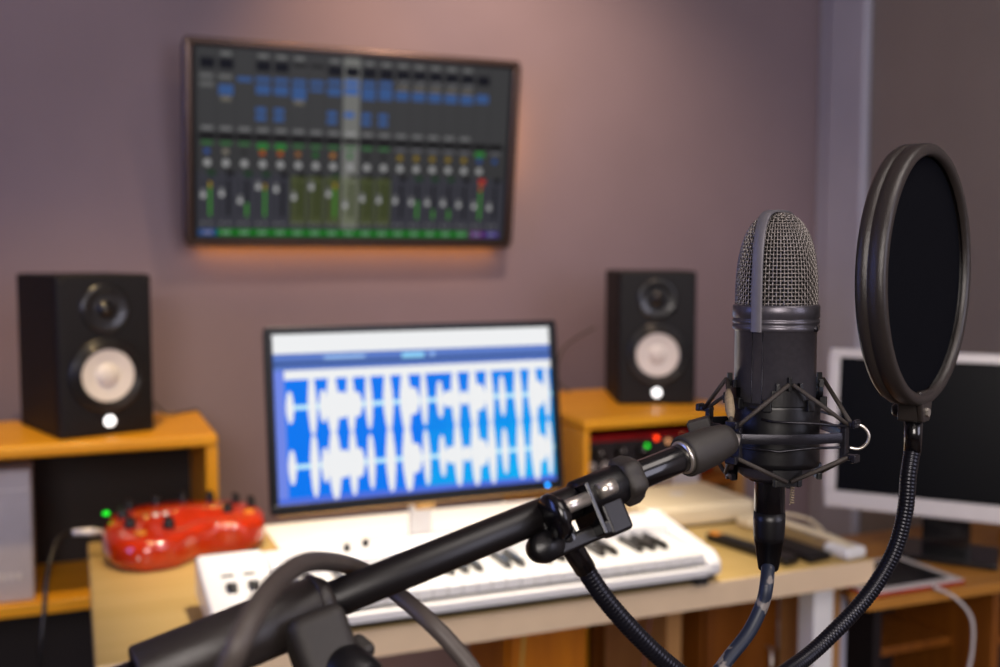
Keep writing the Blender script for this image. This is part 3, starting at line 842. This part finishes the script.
# ---------------- microphone cable with plug
cabl = thing('microphone_cable', 'blue black cable with a black plug hanging below the microphone', 'cable', (cx_, cy_, zat(570)))
z0, z1, z2 = zat(570), zat(513), zat(480)
MB().lathe([(.0095, z_b - .003), (.0093, z1), (.0088, z1 - .001)], 40, MIC @ T(0, -.0016, 0)).build('plug_sleeve', M['gloss_black'], cabl, True)
MB().lathe([(0, z1 + .002), (.0095, z1 + .001), (.0097, z1 - .004), (.0094, z1 - .014), (.0090, z1 - .018), (.0088, z1 - .018), (.0062, z0 + .001), (.0055, z0), (0, z0)], 40, MIC @ T(0, -.0016, 0)).build('strain_relief', M['plastic'], cabl, True)
pts = spline([Vector((cx_, cy_, z0 + .006)) - RG * .0016, P(766.5, 585, .637), P(762, 605, .636), P(749, 632, .632), P(731, 655, .626), P(712, 678, .618), P(670, 710, .60), P(620, 760, .58)], 10)
MB().tube(pts, .0042, 16).build('cord', M['cable_reflect'], cabl, True)
# little coiled spring
q0 = Vector((cx_, cy_, 0)) + TC * .006 + RG * .0115
b = MB()
b.tube([(q0.x + .0012 * math.cos(k * .9), q0.y + .0012 * math.sin(k * .9), zat(480) - k * .00022) for k in range(60)], .00045, 5)
b.build('spring', M['sleeve'], cabl, True)

# ---------------- shock mount
sm = thing('shock_mount', 'black spider shock mount with elastic cords gripping the microphone', 'shock mount', (cx_, cy_, zat(440)))
ZU = zat(416); ZL = zat(447); ZT = zat(375.5); ZB = zat(475)
RO = .0450; RI = .0298
OUT = [63, -27, -117, 153]; INN = [18, -72, 108, -162]
base = Vector((cx_, cy_, 0))


def pt(phi, r, z): return base + dirn(phi) * r + Vector((0, 0, z))


# outer ring: flat band, slightly squared between the posts
b = MB(); zr0, zr1 = zat(433.8), zat(424.5); NN = 96; vs = []
for k in range(NN):
    ph = 360 * k / NN + 63
    dlt = ((ph - 63) % 90) - 45
    chord = RO * .985 * math.cos(R(45)) / math.cos(R(dlt))
    r = chord * .66 + RO * .97 * .34
    for rr, zz in ((r, zr0), (r + .0022, zr0), (r + .0028, (zr0 + zr1) / 2), (r + .0022, zr1), (r, zr1)): vs.append(pt(ph, rr, zz))
fs = [(i * 5 + k, i * 5 + (k + 1) % 5, ((i + 1) % NN) * 5 + (k + 1) % 5, ((i + 1) % NN) * 5 + k) for i in range(NN) for k in range(5)]
o = b.add(vs, fs, True).build('outer_ring', M['black_metal'], sm, True)
o.modifiers.new('split', 'EDGE_SPLIT').split_angle = R(50)
for ph in OUT:
    m = frame(pt(ph, RO, 0), (0, 0, 1), dirn(ph))
    p_ = MB().box((0, 0, (ZU + ZL) / 2), (.0035, .0055, (ZU - ZL) - .001), m).build('post', M['black_metal'], sm, True, .0007)
    for z, sg in ((ZU, 1), (ZL, -1)):
        MB().box((.0026, 0, z), (.009, .0062, .0032), m).box((.0068, 0, z + sg * .0006), (.003, .0075, .0048), m).build('hook', M['black_metal'], p_, True, .0009)
# inner cup: two half shells held round the mic
zc1, zc0 = zat(399), zat(463)
MB().lathe([(RB + .0009, zc0), (RB + .0028, zc0 + .0004), (RB + .0031, zc0 + .004), (RB + .0026, (zc0 + zc1) / 2), (RB + .0031, zc1 - .003), (RB + .0028, zc1), (RB + .0009, zc1)], 80, MIC).build('inner_cup', M['plastic'], sm, True)
for ph in INN:
    for zt, sg, pe in ((ZT, 1, zc1), (ZB, -1, zc0)):
        tb = MB()
        # curved tab
        h0, h1 = (pe - .001, pe + .0085) if sg > 0 else (pe - .0085, pe + .001)
        tb.lathe([(RB + .0012, h0), (RB + .0042, h0), (RB + .0042, h1), (RB + .0012, h1), (RB + .0012, h0)], 10, MIC @ Matrix.Rotation(R(ph), 4, 'Z'), smooth=False, a0=-R(21 if sg > 0 else 18), a1=R(21 if sg > 0 else 18))
        tabo = tb.build('cup_tab', M['plastic'], sm, True)
        for dph, dz in ((-14, -.002), (0, .0015), (14, -.002)):
            m = frame(pt(ph + dph, RB + .0032 if dph else RI - .002, 0), (0, 0, 1), dirn(ph + dph))
            zz0 = (h1 if sg > 0 else h0); zz1 = zt + sg * dz
            MB().box((0, 0, (zz0 + zz1) / 2), (.003, .0024, abs(zz1 - zz0) + .001), m).build('prong', M['plastic'], tabo, True, .0004)
# blocks on the cup
for ph in (-8, 44, -98, -46, 82, 134):
    m = frame(pt(ph, RB + .0045, 0), (0, 0, 1), dirn(ph))
    MB().box((0, 0, zc1 - .0005), (.004, .0052, .007), m).build('cup_block', M['plastic'], sm, True, .0006)
# elastic cords
for zt, zo in ((ZT - .002, ZU), (ZB + .002, ZL)):
    for ph in INN:
        for dp in (-45, 45):
            po = ph + dp
            a_ = pt(ph + (2.2 if dp > 0 else -2.2), RI, zt); c_ = pt(po + (-2.5 if dp > 0 else 2.5), RO + .003, zo)
            b = MB().tube([a_, a_.lerp(c_, .5), c_], [.00125, .00135, .00125], 10)
            cordo = b.build('elastic_cord', M['cord'], sm, True)
            if ph == -72 and dp == 45 and zo == ZU:
                MB().tube([a_.lerp(c_, .25), a_.lerp(c_, .4), a_.lerp(c_, .7), a_.lerp(c_, .85)], [.0016, .0027, .0029, .0017], 10).build('cord_sleeve', M['sleeve'], cordo, True)
# thin wire rods
b = MB().tube([pt(-14, RB + .004, zat(413)), pt(0, .0335, zat(413.5)), pt(35, .037, zat(414.5)), pt(58, .048, zat(417))], .0008, 8)
b.build('wire_rod', M['black_metal'], sm, True)
b = MB().tube([pt(-30, .036, zat(440)), pt(-4, .0315, zat(441.5)), pt(5, .033, zat(442)), pt(40, .034, zat(439)), pt(55, .046, zat(437))], .0008, 8)
b.build('wire_rod', M['black_metal'], sm, True)
b = MB().tube([pt(110, .030, zat(412)), pt(85, .036, zat(413)), pt(66, .047, zat(416))], .0008, 8)
b.build('wire_rod', M['black_metal'], sm, True)
# D-shaped wing ring at the right post
c0 = pt(63, RO + .003, 0)
loop_ = [c0 + RG * dx + Vector((0, 0, zat(py))) for dx, py in ((0.000, 418), (.004, 416), (.0075, 418), (.0102, 423.5), (.0104, 430), (.0082, 436), (.0045, 439), (0.000, 438))]
MB().tube(spline(loop_, 5), .00095, 8).build('thumb_ring', M['chrome'], sm, True)

# ---------------- boom arm
A = P(732, 437.5, .598); Bp = P(340, 597, .48)
aax = (A - Bp).normalized()


def axp(px):
    lo, hi = -1.2, 1.3
    for _ in range(50):
        m = (lo + hi) / 2
        q = Bp.lerp(A, m)
        if proj(q)[0] < px: lo = m
        else: hi = m
    return Bp.lerp(A, lo)


mid = axp(560)
tcam = (C - mid); tcam = (tcam - aax * tcam.dot(aax)).normalized()
uarm = aax.cross(tcam)
if uarm.z < 0: uarm = -uarm


def fa(px): return frame(axp(px), aax, uarm)      # local x = up-ish, z = along the arm


YS = 1 if (fa(560).to_3x3() @ Vector((0, 1, 0))).dot(tcam) > 0 else -1   # local y sign towards camera
stand_top = axp(300)
arm = thing('microphone_stand', 'long black boom arm crossing in front of the desk to the microphone', 'microphone stand', (stand_top.x, stand_top.y - .02, 0))


def seg(p0, p1, r0, r1, name, m, parent=arm, n=32, rings=None):
    a_, b_ = axp(p0), axp(p1)
    L_ = (b_ - a_).length
    pr = rings or [(0, 0), (r0 * .93, 0), (r0, .0008), (r1, L_ - .0008), (r1 * .93, L_), (0, L_)]
    return MB().lathe(pr, n, frame(a_, aax, uarm)).build(name, m, parent, True)


seg(600, 690, .0079, .0079, 'inner_tube', M['gloss_black'])
seg(300, 574, .0086, .0086, 'outer_tube', M['satin_tube'])
Ln = (axp(728) - axp(684)).length
g = seg(684, 728, 0, 0, 'end_nut', M['rubber'], rings=[(.0092, .003), (.0098, 0), (.0112, 0), (.0118, .001), (.0118, Ln * .25), (.0112, Ln * .6), (.0097, Ln * .86), (.0086, Ln), (0, Ln)])
seg(681, 687.5, 0, 0, 'thread_ring', M['chrome'], rings=[(.008, 0), (.0091, .0003), (.0096, .001), (.0091, .0018), (.0096, .0026), (.0091, .0034), (.0096, .0042), (.0096, .009)])
seg(576, 620, .0105, .0105, 'clutch_body', M['plastic'])
# lobed clutch knob
b = MB(); Lk = (axp(637) - axp(618)).length
vs = []; NN = 60
for z, sc in ((0, .82), (.002, 1), (Lk * .6, 1), (Lk * .85, .9), (Lk, .66)):
    for k in range(NN):
        a = 2 * PI * k / NN; r = (.0128 + .0008 * math.cos(6 * a)) * sc
        vs.append((r * math.cos(a), r * math.sin(a), z))
fs = [(i * NN + k, i * NN + (k + 1) % NN, (i + 1) * NN + (k + 1) % NN, (i + 1) * NN + k) for i in range(4) for k in range(NN)] + [tuple(range(NN))[::-1], tuple(range(4 * NN, 5 * NN))]
b.add(vs, fs, True, fa(618)).build('clutch_knob', M['rubber'], arm, True)
# rear thick boom section
seg(138, 322, .0140, .0140, 'rear_boom_sleeve', M['hoop'])
seg(40, 140, .0086, .0086, 'rear_boom_tube', M['gloss_black'])
seg(316, 330, .0150, .0115, 'tube_collar', M['hoop'])
# pivot clamp and its knob
m = fa(302)
MB().box((-.016, YS * .012, 0), (.030, .026, .026), m).build('pivot_clamp', M['rubber'], arm, True, .006, 4)
kd = (m.to_3x3() @ Vector((-.75, YS * .62, .28))).normalized()
kp = m @ Vector((-.028, YS * .018, .004))
kb = MB().lathe([(0, -.004), (.010, -.004), (.0115, 0), (.0115, .013), (.0105, .015), (0, .0155)], 36, frame(kp, kd)).build('pivot_knob', M['plastic'], arm, True)
MB().box((0, 0, -.002), (.034, .008, .012), frame(kp, kd, aax)).build('knob_wing', M['rubber'], kb, True, .003, 3)
# stand pole and tripod, below the frame
pt0 = m @ Vector((-.02, 0, 0))
MB().tube([(pt0.x, pt0.y, pt0.z), (pt0.x, pt0.y, .10)], .0105, 20).build('pole', M['gloss_black'], arm, True)
for k in range(3):
    a = k * 2 * PI / 3 + .5
    MB().tube([(pt0.x, pt0.y, .16), (pt0.x + .3 * math.cos(a), pt0.y + .3 * math.sin(a), .012)], .009, 12).build('leg', M['gloss_black'], arm, True)

# swivel bracket between nut and shock mount
br = MB()
pA = P(697, 431, .618)
br.box((0, 0, 0), (.0135, .011, .014), frame(P(701, 430, .632), (0, 0, 1), RG) @ rot('Y', -18))
br.build('swivel_block', M['rubber'], sm, True, .0012)
MB().tube([P(703, 428, .632), P(718, 430, .630), P(733, 438, .603)], [.0042, .004, .0035], 12).build('swivel_arm', M['black_metal'], sm, True)
MB().tube([P(729, 440, .600), P(738, 442, .6)], .0045, 16).build('mount_stub', M['chrome'], sm, True)

# ---------------- pop filter
pc = P(928.5, 275.5, .65)
hv = Vector((pc.x, pc.y, 0)).normalized(); tcp = -hv; rgp = Vector((hv.y, -hv.x, 0))
th = R(72)
nrm = (rgp * math.sin(th) + tcp * math.cos(th)).normalized()
PF = frame(pc, nrm, (0, 0, 1))      # x up, z = facing normal
pop = thing('pop_filter', 'round black pop filter on a curved gooseneck right of the microphone', 'pop filter', P(911, 430, .65))
RO2 = .0812
hp = MB().lathe([(.0732, -.0015), (.0735, .0005), (.0752, .0022), (.079, .0022), (.0806, .0008), (.0812, -.0015), (.0812, -.0068), (.0804, -.0074), (.0804, -.0082), (.0812, -.0088), (.0812, -.0130), (.0800, -.0150), (.0752, -.0158), (.0735, -.0150), (.0732, -.012)], 128, PF)
hp.build('hoop', M['hoop'], pop, True)
MB().lathe([(0, -.0035), (.0734, -.0035)], 96, PF).lathe([(.0734, -.0040), (0, -.0040)], 96, PF).build('front_screen', M['mesh_black'], pop, True)
MB().lathe([(0, -.0105), (.0734, -.0105)], 96, PF).lathe([(.0734, -.0110), (0, -.0110)], 96, PF).build('rear_screen', M['mesh_black'], pop, True)
# bracket
bm_ = PF @ T(-.0875, 0, -.0065)
brk = MB().box((.003, 0, 0), (.014, .0135, .0165), bm_)
brk.add([(.016, -.012, .0082), (.016, .012, .0082), (-.004, .0068, .0082), (-.004, -.0068, .0082), (.016, -.012, .0045), (.016, .012, .0045), (-.004, .0068, .0045), (-.004, -.0068, .0045)],
        [(0, 3, 2, 1), (4, 5, 6, 7), (0, 1, 5, 4), (1, 2, 6, 5), (2, 3, 7, 6), (3, 0, 4, 7)], M4=bm_)
brk = brk.build('bracket', M['hoop'], pop, True, .0015, 3)
MB().lathe([(.0028, 0), (.0028, .0014), (0, .0014)], 6, bm_ @ T(.002, 0, .0082), smooth=False).build('bolt', M['chrome'], brk, True)
MB().lathe([(.0045, 0), (.0045, .003), (.003, .005), (0, .005)], 20, bm_ @ T(.002, 0, -.0082) @ rot('X', 180)).build('lock_knob', M['plastic'], brk, True)
fe = bm_ @ Vector((-.002, 0, 0))
fe2 = P(910, 452, (fe - C).dot(FW))
fe2 = Vector((fe.x, fe.y, fe2.z))
MB().tube([fe, fe2], [.0056, .0052], 24).build('ferrule', M['gloss_black'], pop, True)
Zf = (fe - C).dot(FW)
ctrlp = [fe2 + Vector((0, 0, .002)), P(908.5, 475, Zf), P(905, 512, Zf), P(894, 552, Zf), P(871, 591, Zf - .002), P(838, 628, Zf - .008), P(800, 662, Zf - .02), P(752, 690, .60), P(705, 688, .575), P(668, 664, .560), P(634, 632, .552), P(606, 600, .547), P(592, 580, .545), P(586, 570, .544)]
path = spline(ctrlp, 40)
# resample evenly
ln = [0]
for i in range(1, len(path)): ln.append(ln[-1] + (path[i] - path[i - 1]).length)
tot = ln[-1]; pitch = .0023; nring = int(tot / pitch); pts = []; rs = []
j = 0
for k in range(nring * 4 + 1):
    sv = tot * k / (nring * 4)
    while j < len(ln) - 2 and ln[j + 1] < sv: j += 1
    f_ = (sv - ln[j]) / max(1e-9, ln[j + 1] - ln[j])
    pts.append(path[j].lerp(path[j + 1], f_)); rs.append([.00475, .0050, .0051, .0050][k % 4])
MB().tube(pts, rs, 18).build('gooseneck', M['neck'], pop, True)
# lower ferrule + desk clamp holding the boom arm
j0 = P(563, 532, .543)
MB().tube([P(586, 570, .544), P(573, 549, .541), P(562, 531, .530)], [.0056, .0060, .0062], 24).build('ferrule', M['gloss_black'], pop, True)
clampb = MB()
mc = fa(560)


def cl(px, up_px, toward):
    """point beside the arm: at image x px along it, so far above it and so far towards the camera"""
    return axp(px) + uarm * up_px + tcam * toward


fm = lambda px, up, tw: frame(cl(px, up, tw), aax, uarm)
# C clamp: jaw behind the washer, bridge below the arm, jaw at the clutch
clampb.box((-.012, 0, 0), (.022, .014, .005), fm(537, 0, .001))
clampb.box((0, 0, 0), (.0085, .012, (axp(603) - axp(530)).length), fm(566.5, -.0185, .001))
clampb.box((-.008, 0, 0), (.026, .013, (axp(612) - axp(590)).length), fm(600, -.003, .001))
clampb = clampb.build('clamp', M['satin_tube'], pop, True, .003, 3)
MB().lathe([(0, -.005), (.008, -.005), (.0100, -.003), (.0100, .003), (.008, .006), (0, .007)], 40, frame(cl(531, -.0150, .004), tcam, aax) @ Matrix.Scale(.8, 4, (0, 1, 0))).build('clamp_foot', M['plastic'], clampb, True)
MB().lathe([(.0, -.002), (.0105, -.002), (.0118, 0), (.0118, .002), (.0085, .0045), (.0085, .006), (0, .006)], 40, fm(538, -.003, .014)).build('washer', M['gloss_black'], clampb, True)
Lr = (axp(574) - axp(541)).length
MB().lathe([(0, 0), (.0036, 0), (.0036, Lr), (0, Lr)], 24, fm(541, -.001, .014)).build('clamp_screw', M['chrome'], clampb, True)
MB().box((-.007, .0, 0), (.028, .024, .003), fm(577, 0, .004)).build('clamp_plate', M['gloss_black'], clampb, True, .001)
MB().lathe([(0, 0), (.0042, 0), (.0042, .010), (0, .011)], 20, fm(588, .0, .0115)).build('bolt', M['chrome'], clampb, True)

# ---------------- loose foreground cable over the boom
pts = [P(205, 760, .36), P(222, 690, .35), P(238, 645, .345), P(258, 606, .36), P(280, 579, .39), P(305, 563, .43), P(332, 562, .475), P(356, 568, .515), P(382, 582, .525), P(405, 600, .515), P(430, 622, .50), P(452, 645, .495), P(478, 680, .49), P(500, 740, .49)]
o = MB().tube(spline(pts, 8), .0042, 16).build('audio_cable', M['cable'])
tag(o, 'thick dark cable looped over the near end of the boom arm', 'cable')

# thin yellow and pink leads below the desk
o = MB().tube(spline([(.700, 1.60, .70), (.697, 1.60, .65), (.690, 1.60, .55), (.69, 1.62, .3), (.70, 1.65, .006)]), .0028, 8).build('hanging_lead', mat('yellow_lead', '#c9a24a', .5))
tag(o, 'thin yellowish lead hanging under the left half of the cream desk', 'cable')
o = MB().tube(spline([(.985, 1.66, .70), (.978, 1.66, .62), (.972, 1.67, .52), (.98, 1.7, .3), (.98, 1.7, .006)]), .0028, 8).build('hanging_lead', mat('pink_lead', '#8a5a50', .5))
tag(o, 'thin brownish pink lead hanging beside the tan upright under the desk', 'cable')

# ------------------------------------------------------------------ lights
def spot(name, loc, tgt, energy, col, size, blend=.6, r=.03):
    l = bpy.data.lights.new(name, 'SPOT'); l.energy = energy; l.color = col; l.spot_size = R(size); l.spot_blend = blend; l.shadow_soft_size = r
    o = bpy.data.objects.new(name, l); COL.objects.link(o); o.location = loc
    o.rotation_euler = (Vector(tgt) - Vector(loc)).to_track_quat('-Z', 'Y').to_euler(); return o


def area(name, loc, tgt, energy, col, sx, sy):
    l = bpy.data.lights.new(name, 'AREA'); l.energy = energy; l.color = col; l.shape = 'RECTANGLE'; l.size = sx; l.size_y = sy
    o = bpy.data.objects.new(name, l); COL.objects.link(o); o.location = loc
    o.rotation_euler = (Vector(tgt) - Vector(loc)).to_track_quat('-Z', 'Y').to_euler(); return o


WARM = (1, .62, .30); NEUT = (1, .86, .74); COOL = (.45, .55, 1)
spot('desk_downlight', (.55, 1.45, 2.55), (.62, 1.66, .78), 250, (1, .86, .68), 44, .9, .04)
spot('wall_downlight', (1.05, 1.95, 2.55), (1.15, 2.8, 1.40), 62, (1, .70, .48), 90, 1, .06)
spot('left_downlight', (.0, 1.7, 2.55), (-.05, 2.35, .85), 85, (1, .70, .34), 50, .9, .04)
spot('television_spot', (.66, 2.30, 2.58), (.66, 2.72, 1.80), 13, (1, .50, .12), 46, 1, .035)
area('ceiling_fill', (.95, .0, 2.55), (.8, .4, 0), 17, (1, .9, .84), 1.3, 1.0)  # added soft fill near the ceiling, no fixture behind it
area('cool_fill', (1.6, -1.2, 1.7), (.6, 1.2, 1.1), 17, (.84, .82, 1), 1.1, 1.3)  # added cool fill behind the camera, a broad reflection for the metal
area('rear_fill', (-.6, -1.25, 1.85), (1.9, 2.0, 1.25), 34, (1, .91, .86), .9, .9)  # added frontal fill behind the camera to lift the dark mic body
area('left_window_glow', (-1.8, 1.0, 1.5), (.6, 1.5, 1.2), 9, (.20, .30, 1), .6, 1.1)
area('television_backlight_low', (.71, 2.770, 1.325), (.71, 2.80, 1.24), .30, (1, .36, .0), .82, .02)
area('television_backlight_right', (1.135, 2.755, 1.55), (1.20, 2.80, 1.55), .32, (1, .45, .10), .02, .42)
w = bpy.data.worlds.new('world'); SC.world = w; w.use_nodes = True
w.node_tree.nodes['Background'].inputs[0].default_value = (.5, .5, .6, 1)
w.node_tree.nodes['Background'].inputs[1].default_value = .05
